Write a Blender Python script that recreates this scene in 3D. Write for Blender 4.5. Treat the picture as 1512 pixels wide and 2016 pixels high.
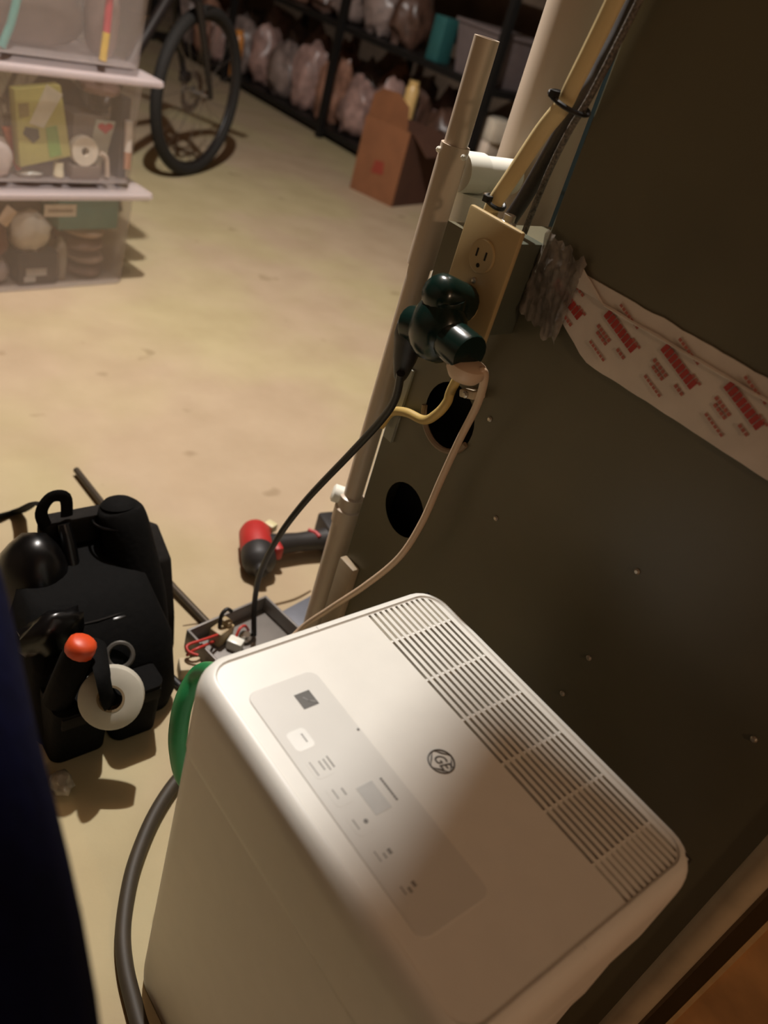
import bpy, bmesh, math, random
from mathutils import Vector, Matrix, noise
for o in list(bpy.data.objects): bpy.data.objects.remove(o)
S = bpy.context.scene
COL = S.collection
random.seed(7)

# ------------------------------------------------------------------ camera
FPX, CX, CY = 1608.6, 756.0, 1008.0
yw, pt, rl = (math.radians(a) for a in (41.8028, 33.4123, 17.96))
CF = Vector((math.cos(yw)*math.cos(pt), math.sin(yw)*math.cos(pt), -math.sin(pt)))
r0 = CF.cross(Vector((0, 0, 1))).normalized(); u0 = r0.cross(CF)
CR = math.cos(rl)*r0 + math.sin(rl)*u0
CU = -math.sin(rl)*r0 + math.cos(rl)*u0
CAM = Vector((0, 0, .99))
cd = bpy.data.cameras.new('camera'); co = bpy.data.objects.new('camera', cd); COL.objects.link(co)
cd.sensor_fit = 'VERTICAL'; cd.sensor_height = 36; cd.lens = 36*FPX/2016; cd.clip_start = .02
m = Matrix((CR, CU, -CF)).transposed().to_4x4(); m.translation = CAM; co.matrix_world = m
cd.dof.use_dof = True; cd.dof.focus_distance = .88; cd.dof.aperture_fstop = 4.2
S.camera = co

# ------------------------------------------------------------------ light and exposure
W = bpy.data.worlds.new('world'); S.world = W; W.use_nodes = True
W.node_tree.nodes['Background'].inputs[0].default_value = (1, .84, .62, 1)
W.node_tree.nodes['Background'].inputs[1].default_value = .085
def lamp(name, loc, power, col, rad):
    d = bpy.data.lights.new(name, 'POINT'); d.energy = power; d.color = col; d.shadow_soft_size = rad
    o = bpy.data.objects.new(name, d); o.location = loc; COL.objects.link(o); return o
lamp('ceiling_bulb_light', (.77, 1.5, 2.22), 142, (1, .98, .945), .024)
lamp('side_room_bulb_light', (.08, -1.9, 1.7), 21, (1, .70, .46), .05)
vs = S.view_settings
vs.view_transform = 'Standard'; vs.look = 'None'; vs.exposure = .6; vs.gamma = 1; vs.use_curve_mapping = False

# ------------------------------------------------------------------ helpers: pixels to places
def ray(x, y): return CF + CR*((x-CX)/FPX) - CU*((y-CY)/FPX)
def onX(x, y, X): d = ray(x, y); return CAM + d*((X-CAM.x)/d.x)
def onY(x, y, Y): d = ray(x, y); return CAM + d*((Y-CAM.y)/d.y)
def onZ(x, y, Z): d = ray(x, y); return CAM + d*((Z-CAM.z)/d.z)
def onP(x, y, P, n): d = ray(x, y); return CAM + d*((P-CAM).dot(n)/d.dot(n))
def onR(x, y, R): return CAM + ray(x, y).normalized()*R

# ------------------------------------------------------------------ materials
def srgb(c):
    return tuple((v/255/12.92 if v/255 <= .04045 else ((v/255+.055)/1.055)**2.4) for v in c)
MATS = {}
def mat(name, c, rough=.5, metal=0, var=.12, scale=30, bump=0, spec=.5, alpha=None, emit=None, c2=None):
    if name in MATS: return MATS[name]
    M_ = bpy.data.materials.new(name); M_.use_nodes = True; nt = M_.node_tree; b = nt.nodes['Principled BSDF']
    col = srgb(c); d2 = srgb(c2) if c2 else tuple(v*(1-var) for v in col)
    tc = nt.nodes.new('ShaderNodeTexCoord'); nz = nt.nodes.new('ShaderNodeTexNoise')
    nz.inputs['Scale'].default_value = scale; nz.inputs['Detail'].default_value = 4
    nt.links.new(tc.outputs['Object'], nz.inputs['Vector'])
    rp = nt.nodes.new('ShaderNodeValToRGB'); rp.color_ramp.elements[0].position = .35; rp.color_ramp.elements[1].position = .65
    rp.color_ramp.elements[0].color = (*d2, 1); rp.color_ramp.elements[1].color = (*col, 1)
    nt.links.new(nz.outputs['Fac'], rp.inputs['Fac']); nt.links.new(rp.outputs['Color'], b.inputs['Base Color'])
    b.inputs['Roughness'].default_value = rough; b.inputs['Metallic'].default_value = metal
    b.inputs['Specular IOR Level'].default_value = spec
    if bump:
        bp = nt.nodes.new('ShaderNodeBump'); bp.inputs['Strength'].default_value = bump; bp.inputs['Distance'].default_value = .004
        nt.links.new(nz.outputs['Fac'], bp.inputs['Height']); nt.links.new(bp.outputs['Normal'], b.inputs['Normal'])
    if alpha is not None:
        tr = nt.nodes.new('ShaderNodeBsdfTransparent'); mx = nt.nodes.new('ShaderNodeMixShader'); mx.inputs[0].default_value = alpha
        nt.links.new(tr.outputs[0], mx.inputs[1]); nt.links.new(b.outputs[0], mx.inputs[2])
        nt.links.new(mx.outputs[0], nt.nodes['Material Output'].inputs['Surface'])
    if emit:
        b.inputs['Emission Color'].default_value = (*srgb(emit[0]), 1); b.inputs['Emission Strength'].default_value = emit[1]
    MATS[name] = M_; return M_

# ------------------------------------------------------------------ mesh builder
class MB:
    def __init__(s): s.v = []; s.f = []
    def add(s, vs, fs):
        k = len(s.v); s.v += [Vector(v) for v in vs]; s.f += [tuple(i+k for i in f) for f in fs]; return s
    def box(s, c, d, R=None):
        c = Vector(c); h = Vector(d)/2; R = R or Matrix.Identity(3)
        vs = [c + R @ Vector((x*h.x, y*h.y, z*h.z)) for z in (-1, 1) for y in (-1, 1) for x in (-1, 1)]
        return s.add(vs, [(0, 2, 3, 1), (4, 5, 7, 6), (0, 1, 5, 4), (2, 6, 7, 3), (0, 4, 6, 2), (1, 3, 7, 5)])
    def bb(s, x0, x1, y0, y1, z0, z1): return s.box(((x0+x1)/2, (y0+y1)/2, (z0+z1)/2), (x1-x0, y1-y0, z1-z0))
    def rings(s, rs, closed=False, caps=True):
        n = len(rs[0]); k = len(s.v)
        for r in rs: s.v += [Vector(p) for p in r]
        m_ = len(rs)
        for i in range(m_ if closed else m_-1):
            a = k+i*n; b = k+((i+1) % m_)*n
            for j in range(n): s.f.append((a+j, a+(j+1) % n, b+(j+1) % n, b+j))
        if caps and not closed:
            s.f.append(tuple(k+j for j in reversed(range(n)))); s.f.append(tuple(k+(m_-1)*n+j for j in range(n)))
        return s
    def tube(s, pts, r, n=10, caps=True, flat=1, up=None, smooth=0, closed=False):
        pts = [Vector(p) for p in pts]
        rr = list(r) if hasattr(r, '__len__') else [r]*len(pts)
        if smooth: pts, rr = catmull(pts, rr, smooth)
        N = len(pts); nrm = Vector(up) if up else None; rs = []
        for i, p in enumerate(pts):
            if closed: t = pts[(i+1) % N]-pts[i-1]
            else: t = pts[min(i+1, N-1)]-pts[max(i-1, 0)]
            t.normalize()
            if nrm is None:
                nrm = t.orthogonal()
            nrm = (nrm - t*nrm.dot(t))
            if nrm.length < 1e-6: nrm = t.orthogonal()
            nrm.normalize(); b = t.cross(nrm)
            rs.append([p + (nrm*math.cos(a)*flat + b*math.sin(a))*rr[i] for a in (2*math.pi*j/n for j in range(n))])
        return s.rings(rs, closed=closed, caps=caps)
    def lathe(s, o, axis, prof, n=24, caps=True):
        o = Vector(o); ax = Vector(axis).normalized(); x = ax.orthogonal().normalized(); y = ax.cross(x)
        rs = [[o + ax*h + (x*math.cos(a)+y*math.sin(a))*r for a in (2*math.pi*j/n for j in range(n))] for r, h in prof]
        return s.rings(rs, caps=caps)
    def prism(s, loop, off):
        off = Vector(off); return s.rings([loop, [Vector(p)+off for p in loop]])
    def blob(s, c, d, seed=0, amp=.2, fr=2.2, sub=3, R=None):
        bm = bmesh.new(); bmesh.ops.create_icosphere(bm, subdivisions=sub, radius=1)
        R = R or Matrix.Identity(3); vs = []
        for v in bm.verts:
            k = 1 + amp*noise.noise(v.co*fr + Vector((seed*7.3, seed*3.1, seed))) + amp*.5*noise.noise(v.co*fr*2.7 + Vector((seed, 9, 1)))
            q = v.co*k; q = Vector((q.x*d[0]/2, q.y*d[1]/2, max(q.z, -.8)*d[2]/1.8))
            vs.append(Vector(c) + R @ q)
        fs = [tuple(v.index for v in f.verts) for f in bm.faces]; bm.free(); return s.add(vs, fs)
    def build(s, name, material, parent=None, off=None, smooth=35, bevel=0, seg=2, label=None, cat=None, group=None, kind=None, fixn=True):
        if parent is None and off is None:
            xs = [v.x for v in s.v]; ys = [v.y for v in s.v]
            off = Vector(((min(xs)+max(xs))/2, (min(ys)+max(ys))/2, min(v.z for v in s.v)))
        o_ = Vector(off) if off is not None else (parent_off(parent))
        me = bpy.data.meshes.new(name); me.from_pydata([v-o_ for v in s.v], [], s.f)
        bm = bmesh.new(); bm.from_mesh(me)
        if fixn: bmesh.ops.recalc_face_normals(bm, faces=bm.faces)
        if bevel: bmesh.ops.bevel(bm, geom=list(bm.edges), offset=bevel, segments=seg, profile=.5, affect='EDGES', clamp_overlap=True)
        bm.to_mesh(me); bm.free()
        if smooth:
            for p in me.polygons: p.use_smooth = True
            me.set_sharp_from_angle(angle=math.radians(smooth))
        if not isinstance(material, (list, tuple)): material = [material]
        for q in material: me.materials.append(q)
        ob = bpy.data.objects.new(name, me); COL.objects.link(ob)
        if parent: ob.parent = parent
        else: ob.location = o_
        tag(ob, label, cat, group, kind); return ob
def parent_off(p):
    while p.parent: p = p.parent
    return Vector(p.location)
def tag(o, label=None, cat=None, group=None, kind=None):
    if label: o['label'] = label
    if cat: o['category'] = cat
    if group: o['group'] = group
    if kind: o['kind'] = kind
    return o
def thing(name, label, cat, loc, group=None, kind=None):
    o = bpy.data.objects.new(name, None); o.empty_display_size = .05; o.location = loc; COL.objects.link(o)
    return tag(o, label, cat, group, kind)
def catmull(pts, rr, k):
    P, Q = [], []
    n = len(pts)
    for i in range(n-1):
        a, b, c, d = pts[max(i-1, 0)], pts[i], pts[i+1], pts[min(i+2, n-1)]
        for j in range(k):
            t = j/k
            P.append(.5*((2*b)+(c-a)*t+(2*a-5*b+4*c-d)*t*t+(3*b-a-3*c+d)*t**3)); Q.append(rr[i]*(1-t)+rr[i+1]*t)
    P.append(pts[-1]); Q.append(rr[-1]); return P, Q
def rr_loop(x0, x1, y0, y1, r, z, n=6):
    L = []
    for cx_, cy_, a0 in ((x1-r, y1-r, 0), (x0+r, y1-r, 90), (x0+r, y0+r, 180), (x1-r, y0+r, 270)):
        for j in range(n+1):
            a = math.radians(a0+90*j/n); L.append(Vector((cx_+r*math.cos(a), cy_+r*math.sin(a), z)))
    return L
def fill_holes(loops, name, material, parent, **kw):
    """flat face bounded by the first loop with the other loops as holes"""
    bm = bmesh.new(); es = []
    for lp in loops:
        vs_ = [bm.verts.new(p) for p in lp]
        es += [bm.edges.new((vs_[i], vs_[(i+1) % len(vs_)])) for i in range(len(vs_))]
    bmesh.ops.triangle_fill(bm, use_beauty=True, edges=es)
    bm.verts.index_update(); q = MB(); q.add([v.co.copy() for v in bm.verts], [tuple(v.index for v in f.verts) for f in bm.faces]); bm.free()
    return q.build(name, material, parent, **kw)
def Rz(a): return Matrix.Rotation(math.radians(a), 3, 'Z')
def text_mesh(txt, size, depth, shear=0):
    c = bpy.data.curves.new('t', 'FONT'); c.body = txt; c.size = size; c.extrude = depth; c.align_x = 'CENTER'; c.align_y = 'CENTER'; c.shear = shear
    o = bpy.data.objects.new('t', c); COL.objects.link(o); dg = bpy.context.evaluated_depsgraph_get(); me = bpy.data.meshes.new_from_object(o.evaluated_get(dg))
    vs_ = [v.co.copy() for v in me.vertices]; fs = [tuple(p.vertices) for p in me.polygons]
    bpy.data.objects.remove(o); bpy.data.curves.remove(c); bpy.data.meshes.remove(me); return vs_, fs

# ------------------------------------------------------------------ setting
def floor_mat():
    M_ = bpy.data.materials.new('concrete_floor'); M_.use_nodes = True; nt = M_.node_tree; b = nt.nodes['Principled BSDF']
    N = nt.nodes.new; L = nt.links.new
    tc = N('ShaderNodeTexCoord')
    def nz(sc, det, off):
        mp = N('ShaderNodeMapping'); mp.inputs['Location'].default_value = off; L(tc.outputs['Object'], mp.inputs[0])
        n = N('ShaderNodeTexNoise'); n.inputs['Scale'].default_value = sc; n.inputs['Detail'].default_value = det; L(mp.outputs[0], n.inputs['Vector']); return n
    a = nz(1.6, 3, (3, 1, 0)); c = nz(7, 6, (0, 0, 0)); d = nz(60, 3, (0, 4, 0)); e = nz(9, 2, (2, 7, 0))
    r1 = N('ShaderNodeValToRGB'); r1.color_ramp.elements[0].position = .42; r1.color_ramp.elements[1].position = .58
    r1.color_ramp.elements[0].color = (*srgb((184, 163, 136)), 1); r1.color_ramp.elements[1].color = (*srgb((184, 169, 132)), 1)  # pinkish to yellowish patches: stains and mixed lighting put into the colour
    L(a.outputs['Fac'], r1.inputs[0])
    m1 = N('ShaderNodeMix'); m1.data_type = 'RGBA'; m1.blend_type = 'MULTIPLY'; m1.inputs[0].default_value = .45
    r2 = N('ShaderNodeValToRGB'); r2.color_ramp.elements[0].position = .3; r2.color_ramp.elements[0].color = (.72, .68, .62, 1); r2.color_ramp.elements[1].position = .7
    L(c.outputs['Fac'], r2.inputs[0]); L(r1.outputs[0], m1.inputs[6]); L(r2.outputs[0], m1.inputs[7])
    m2 = N('ShaderNodeMix'); m2.data_type = 'RGBA'; m2.blend_type = 'MULTIPLY'; m2.inputs[0].default_value = .4
    r3 = N('ShaderNodeValToRGB'); r3.color_ramp.elements[0].position = .25; r3.color_ramp.elements[0].color = (.45, .4, .3, 1); r3.color_ramp.elements[1].position = .31
    L(e.outputs['Fac'], r3.inputs[0]); L(m1.outputs[2], m2.inputs[6]); L(r3.outputs[0], m2.inputs[7])
    L(m2.outputs[2], b.inputs['Base Color']); b.inputs['Roughness'].default_value = .72; b.inputs['Specular IOR Level'].default_value = .25
    bp = N('ShaderNodeBump'); bp.inputs['Strength'].default_value = .12; bp.inputs['Distance'].default_value = .004; L(d.outputs['Fac'], bp.inputs['Height']); L(bp.outputs[0], b.inputs['Normal'])
    return M_
MB().bb(-2.6, 4.3, -2.6, 7.6, -.1, 0).build('floor', floor_mat(), kind='structure', smooth=0)
m_wall = mat('foundation_wall', (120, 100, 82), .9, var=.3, scale=6, bump=.4)
m_ceil = mat('joist_ceiling', (112, 86, 62), .9, var=.25, scale=5)
MB().bb(-2.6, 4.3, -2.6, 7.6, 2.42, 2.5).build('ceiling', m_ceil, kind='structure', smooth=0)
MB().bb(4.2, 4.3, -2.6, 7.6, 0, 2.42).build('wall_right', m_wall, kind='structure', smooth=0)
MB().bb(-2.6, 4.2, 7.5, 7.6, 0, 2.42).build('wall_back', m_wall, kind='structure', smooth=0)
MB().bb(-2.6, -2.5, -2.6, 7.5, 0, 2.42).build('wall_left', m_wall, kind='structure', smooth=0)
MB().bb(-2.5, 4.2, -2.6, -2.5, 0, 2.42).build('wall_front', m_wall, kind='structure', smooth=0)
# plywood partition beside the furnace
m_ply = mat('plywood', (220, 164, 104), .7, var=.35, scale=14, bump=.15)
m_plylit = mat('plywood_lit_edge', (225, 185, 130), .6, var=.15, scale=60)  # paler than the board: light along the edge put into the colour
tp = thing('trim_1', 'speckled plywood panel standing beside the furnace', 'panel', (.68, -.6, 0), kind='structure')
MB().bb(.668, .686, -1.25, -.014, 0, 2.0).build('panel_board', m_ply, tp, smooth=0)
MB().bb(.666, .688, -.0145, -.010, 0, 2.0).build('panel_edge', m_plylit, tp, smooth=0)
m_speck = mat('dark_speck', (70, 40, 20), .8)
sp = MB()
for k in range(26):
    y_, z_ = random.uniform(-.16, -.03), random.uniform(.04, .5); q = random.uniform(.0012, .0035)
    sp.lathe((.668, y_, z_), (-1, 0, 0), [(q, -.0004), (q*.6, .0008)], n=7)
sp.build('speckles', m_speck, tp, kind='stuff')

# ------------------------------------------------------------------ furnace
m_fur = mat('furnace_paint', (98, 92, 71), .42, var=.12, scale=9, bump=.02)
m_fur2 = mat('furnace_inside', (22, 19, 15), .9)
m_flange = mat('galvanised_flange', (190, 172, 144), .6, metal=.1, var=.15)
m_screw = mat('screw_zinc', (190, 180, 165), .35, metal=.8)
FX, FY0, FY1, FZ = .66, .034, .632, .772
fu = thing('furnace', 'dark grey sheet metal furnace cabinet with round knockout holes behind the dehumidifier', 'furnace', (.95, .33, 0))
h1 = Vector((FX, .540, .580)); h2 = Vector((FX, .559, .432))
def circ(c, r, n=28): return [c + Vector((0, math.cos(2*math.pi*k/n)*r, math.sin(2*math.pi*k/n)*r)) for k in range(n)]
lp = [Vector((FX, FY0, .0)), Vector((FX, FY1, .0)), Vector((FX, FY1, FZ)), Vector((FX, FY0, FZ))]
fill_holes([lp, circ(h1, .040), circ(h2, .036)], 'front_panel', m_fur, fu, smooth=0)
b = MB()
b.bb(FX+.012, 1.30, FY0+.001, FY1-.001, 0, FZ-.001)
b.f = [f for i, f in enumerate(b.f) if i != 4]
b.add([(FX, FY0, 0), (FX, FY1, 0), (FX, FY1, FZ), (FX, FY0, FZ), (FX+.012, FY0+.001, 0), (FX+.012, FY1-.001, 0), (FX+.012, FY1-.001, FZ-.001), (FX+.012, FY0+.001, FZ-.001)],
      [(0, 1, 5, 4), (1, 2, 6, 5), (2, 3, 7, 6), (3, 0, 4, 7)])
b.build('lower_cabinet', m_fur, fu, smooth=0)
MB().bb(FX+.05, FX+.055, FY0+.01, FY1-.01, .01, FZ-.01).build('inner_dark_sheet', m_fur2, fu, smooth=0)  # near-black sheet standing in for the shade inside the cabinet
MB().bb(FX-.002, 1.22, FY0-.001, .497, FZ, 1.55).build('upper_cabinet', m_fur, fu, smooth=0, bevel=.002)
MB().bb(FX+.03, 1.18, FY0+.03, .47, 1.55, 2.42).build('plenum', mat('galvanised', (150, 148, 140), .4, metal=.7, var=.2, scale=12), fu, smooth=0)
# rolled near edge of the cabinet
MB().tube([(FX+.006, FY0-.012, .0), (FX+.006, FY0-.012, FZ)], .0145, n=14).build('rolled_edge', m_flange, fu)
MB().bb(FX+.010, FX+.03, FY0-.03, FY0-.002, .0, FZ).build('side_return', mat('brown_return', (92, 72, 48), .7), fu, smooth=0)
for (px, py) in ((965, 825), (977, 1020), (1160, 1295), (1108, 1365), (1485, 1455), (668, 1100), (1255, 1125)):
    p = onX(px, py, FX)
    if FY0 < p.y < FY1: MB().lathe(p, (-1, 0, 0), [(.0032, -.001), (.0032, .0012), (.0018, .0026)], n=10).build('screw', m_screw, fu)
# rim of upper knockout, cable clamp, strap
rg = [h1 + Vector((-.002, math.cos(a)*.040, math.sin(a)*.040)) for a in (math.radians(200+10*k) for k in range(16))]
MB().tube(rg, .0035, n=8).build('knockout_bushing', mat('bushing_beige', (128, 108, 86), .5), fu)
q = onX(930, 775, FX-.01)
cl = MB().box(q, (.02, .022, .009), Matrix.Rotation(math.radians(-20), 3, 'X')).build('cable_clamp', m_flange, fu, bevel=.002)
MB().lathe(q + Vector((-.010, 0, 0)), (-1, 0, 0), [(.004, 0), (.004, .002), (.002, .0035)], n=10).build('clamp_screw', m_screw, cl)
MB().bb(FX-.004, FX, .612, .628, .50, .60).build('seam_label', mat('label_grey', (150, 150, 135), .5), fu, smooth=0)
MB().bb(FX-.012, FX, .600, .632, .02, .30).build('side_strip', mat('strip_beige', (150, 132, 106), .6), fu, bevel=.002)

# sealing tape with red print
m_tape = mat('tape_film', (218, 203, 188), .32, var=.12, scale=25, bump=.12)
m_red = mat('tape_red', (176, 52, 42), .5, var=.2)
m_redl = mat('tape_red_pale', (176, 96, 80), .5)
tape = thing('sealing_tape', 'white tape strip printed in red across the furnace cabinet joint', 'tape', (FX, .23, .735))
def strip(y0, y1, zb, zt, x, n=40, wob=.002):
    q = MB(); rs = []
    for k in range(n+1):
        y = y0+(y1-y0)*k/n; e = noise.noise(Vector((y*30, 0, 3)))*wob; e2 = noise.noise(Vector((y*45, 5, 1)))*wob
        xx = x - .0006 + noise.noise(Vector((y*40, 2, 7)))*.0005
        zb_ = zb + max(0, (y-.405))**1*.55
        rs.append([(xx, y, zb_+e), (xx-.0012, y, (zb_+zt)/2), (xx, y, zt+e2), (xx+.0016, y, zt+e2), (xx+.0016, y, zb_+e)])
    q.rings(rs); return q
strip(FY0, .452, .7245, .795, FX-.0035).build('tape_strip', m_tape, tape, smooth=50)
strip(FY0, .445, .779, .7815, FX-.0062, wob=.001).build('tape_fold', m_tape, tape, smooth=50)
m_tapecr = mat('tape_crumpled', (150, 138, 126), .22, var=.35, scale=60, bump=.6, alpha=.75)
cr = MB(); N1, N2 = 22, 18; vs_ = []
for i in range(N1+1):
    for j in range(N2+1):
        u, v = i/N1, j/N2
        y = .440+.056*u; z = .722+.082*v + .01*noise.noise(Vector((u*6, 1, 0))) + .012*u
        x = FX-.006-.006*abs(noise.noise(Vector((u*5, v*5, 4)))) - .005*abs(noise.noise(Vector((u*11, v*11, 8))))
        vs_.append((x, y, z))
cr.add(vs_, [(i*(N2+1)+j, (i+1)*(N2+1)+j, (i+1)*(N2+1)+j+1, i*(N2+1)+j+1) for i in range(N1) for j in range(N2)])
cr.build('crumpled_end', m_tapecr, tape, smooth=180)
def yzbar(c, ln, ht, ang, x, q):
    a = math.radians(ang); d = Vector((0, -math.cos(a), math.sin(a))); n_ = Vector((0, math.sin(a), math.cos(a)))
    c = Vector((x, c[0], c[1]))
    q.add([c+d*sx*ln/2+n_*sy*ht/2+Vector((t, 0, 0)) for t in (0, -.0005) for sx, sy in ((-1, -1), (1, -1), (1, 1), (-1, 1))],
          [(0, 1, 2, 3), (7, 6, 5, 4), (0, 4, 5, 1), (1, 5, 6, 2), (2, 6, 7, 3), (3, 7, 4, 0)])
for k in range(7):
    y = .446 - .0665*k; x = FX-.0057
    if y < .06: break
    q = MB()
    for j in range(8):   # heavy slanted word, eight block letters
        t = (j-3.5)*.0057; yzbar((y-t*.93, .7675-t*.37), .0047, .0088, -21.5, x, q)
    q.build('red_print', m_red, tape, smooth=0)
    q = MB()
    for (dy, dz, n_, sz) in ((.013, -.0105, 5, .0030), (.013, -.0155, 4, .0028), (-.012, -.0185, 3, .0028), (.012, -.028, 6, .0022), (-.022, -.003, 3, .002), (-.004, .0145, 7, .0024)):
        for j in range(n_):
            t = (j-n_/2)*.0042; zz = .7675+dz-t*.37
            if .7275 < zz < .793 and FY0 < y+dy-t < .445: yzbar((y+dy-t*.93, zz), .0032, sz, -21.5, x, q)
    if q.v: q.build('small_print', m_redl, tape, smooth=0)

# ------------------------------------------------------------------ receptacle, adapter, plugs and cords
m_cream = mat('cream_plastic', (176, 152, 108), .35, var=.06)
m_boxm = mat('box_metal', (98, 100, 84), .45, metal=.4)
PXX = .615
rc = thing('outlet_box', 'cream wall outlet plate on a metal box fixed to the furnace', 'outlet', (.64, .527, .70))
MB().bb(PXX, FX, .497, .555, .705, .80).build('utility_box', m_boxm, rc, bevel=.002)
pl = MB().bb(PXX-.006, PXX+.001, .489, .562, .698, .8135).build('cover_plate', m_cream, rc, bevel=.0025)
for zz in (.776, .727):
    oc = MB().lathe((PXX-.006, .5255, zz), (-1, 0, 0), [(.0165, -.001), (.0165, .0015), (.0155, .0022)], n=28).build('outlet_face', m_cream, pl)
    sl = MB()
    for dy in (-.006, .006): sl.bb(PXX-.0086, PXX-.0075, .5255+dy-.001, .5255+dy+.001, zz-.002, zz+.006)
    sl.lathe((PXX-.0080, .5255, zz-.009), (-1, 0, 0), [(.0022, 0), (.0022, .0006)], n=10)
    sl.build('slots', m_fur2, oc, smooth=0)
MB().lathe((PXX-.006, .5255, .7515), (-1, 0, 0), [(.003, -.001), (.003, .001), (.0015, .0018)], n=10).build('plate_screw', m_screw, pl)
MB().lathe((.64, .535, .80), (0, 0, 1), [(.009, 0), (.009, .006), (.006, .008), (.006, .014)], n=14).build('cable_connector', m_screw, rc)

m_green = mat('adapter_green', (11, 32, 26), .22, var=.1)
ad = thing('outlet_adapter', 'dark green three way outlet adapter plugged into the cream outlet', 'adapter', (.59, .545, .67))
cc = onX(862, 648, .575)
def lobe(p0, p1, r, q, nn=18):
    p0, p1 = Vector(p0), Vector(p1); d = p1-p0; L_ = d.length; dn = d.normalized()
    q.lathe(p0, dn, [(r*.3, -r*.55), (r*.75, -r*.4), (r, -.0)] + [(r, L_)] + [(r*.96, L_+r*.12), (r*.5, L_+r*.18)], n=nn)
q = MB(); q.blob(cc, (.056, .062, .066), 3, .05, 1.5); q.build('hub', m_green, ad, smooth=60)
q = MB(); t0 = onX(893, 588, .585); lobe(t0 + Vector((-.018, .004, .004)), (PXX-.012, .5255, .727), .0200, q); q.build('plug_end', m_green, ad, smooth=60)
q = MB(); lobe(cc, onX(922, 697, .572), .0205, q); q.build('outlet_arm', m_green, ad, smooth=60)
q = MB(); lobe(cc, onX(812, 640, .572), .0200, q); q.build('outlet_arm', m_green, ad, smooth=60)
q = MB(); lobe(cc + Vector((.006, 0, .002)), t0 + Vector((-.01, 0, 0)), .020, q); q.build('neck', m_green, ad, smooth=60)

m_blk = mat('black_rubber', (24, 22, 20), .5, var=.2)
bc = thing('power_cord', 'black power cord hanging from the green adapter down to the floor', 'cord', onX(800, 690, .56))
a0 = onX(812, 640, .570); a1 = onX(797, 705, .572)
q = MB(); q.tube([a0, (a0*.7+a1*.3), a1, onX(787, 745, .576)], [.0155, .0165, .0125, .006], n=14, smooth=5); q.build('plug', m_blk, bc, smooth=60)
cpts = [(789, 735, .855), (778, 785, .89), (748, 830, .93), (690, 893, .985), (600, 988, 1.08), (545, 1062, 1.18), (512, 1130, 1.30), (501, 1190, 1.385), (500, 1252, 1.40)]
q = MB(); q.tube([onR(*c) for c in cpts], .0046, n=9, smooth=8); q.build('cable', m_blk, bc, smooth=60)

m_beige = mat('beige_plastic', (196, 168, 140), .4, var=.05)
wc = thing('appliance_cord', 'beige cord with a flat plug hanging down the furnace front', 'cord', onX(915, 735, .57))
c0 = onX(915, 737, .574)
q = MB(); q.lathe(c0 + Vector((0, 0, .014)), (0.0, .05, -1), [(.012, 0), (.019, .003), (.0195, .011), (.015, .018), (.006, .020)], n=22); q.build('plug', m_beige, wc, smooth=50)
wp = [onX(930, 742, .574), onX(950, 730, .580), onX(953, 752, .59), onX(938, 800, .61), onX(905, 865, .625), onX(868, 945, .63), onX(830, 1030, .625), onX(785, 1098, .618), onX(720, 1152, .612), onX(650, 1198, .61), onX(590, 1240, .60), onX(540, 1300, .56)]
q = MB(); q.tube(wp, .0042, n=9, smooth=7); q.build('cable', m_beige, wc, smooth=60)

# yellow cable looping out of the knockout
m_yel = mat('cable_yellow', (190, 160, 92), .5, var=.1)
q = MB(); q.tube([Vector((.642, .522, .707)), Vector((.642, .524, .68)), onX(890, 765, .646), onX(880, 792, .645), onX(860, 815, .645), onX(835, 827, .647), onX(800, 812, .647), onX(770, 812, .648), onX(750, 838, .648)], .0055, n=10, smooth=6)
q.build('yellow_cable', m_yel, smooth=60, label='yellow cable looping from the outlet box into the furnace knockout', cat='cable')
# feed cable up to ceiling, dark line set, ties
m_feed = mat('feed_cable_cream', (214, 190, 140), .45, var=.06)
fd = thing('feed_cable', 'flat cream electric cable rising from the outlet box top', 'cable', onX(968, 412, .64))
q = MB(); q.tube([onX(963, 428, .645), onX(972, 402, .645), onX(1010, 345, .645), onX(1065, 262, .647), onX(1108, 208, .64), onX(1130, 165, .636), onX(1165, 95, .634), onX(1213, -5, .632), onX(1295, -190, .63), onX(1490, -700, .63)], .0085, n=12, flat=.55, up=(1, .3, 0), smooth=6)
q.build('sheath', m_feed, fd, smooth=60)
def tie(name, lab, px, py, X, rad, dirpx):
    c = onX(px, py, X); t = (onX(dirpx[0], dirpx[1], X)-c).normalized(); x = t.orthogonal().normalized(); y = t.cross(x)
    q = MB(); q.tube([c+(x*math.cos(a)+y*math.sin(a))*rad for a in (2*math.pi*k/20 for k in range(20))], .0022, n=6, closed=True)
    q.box(c + Vector((-1, .2, .2)).normalized()*rad, (.008, .006, .006)); q.build(name, m_blk, label=lab, cat='cable tie')
tie('cable_tie', 'black cable tie around the cream cable and dark wire bundle', 1121, 203, .648, .0200, (1153, 145))
tie('cable_tie', 'black cable tie at the foot of the cream cable by the outlet box', 975, 398, .645, .0105, (1010, 345))
m_dk = mat('wire_dark', (48, 38, 32), .6, var=.3, scale=300)
m_braid = mat('wire_braid', (120, 108, 96), .5, var=.7, scale=420, bump=.5)
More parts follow.
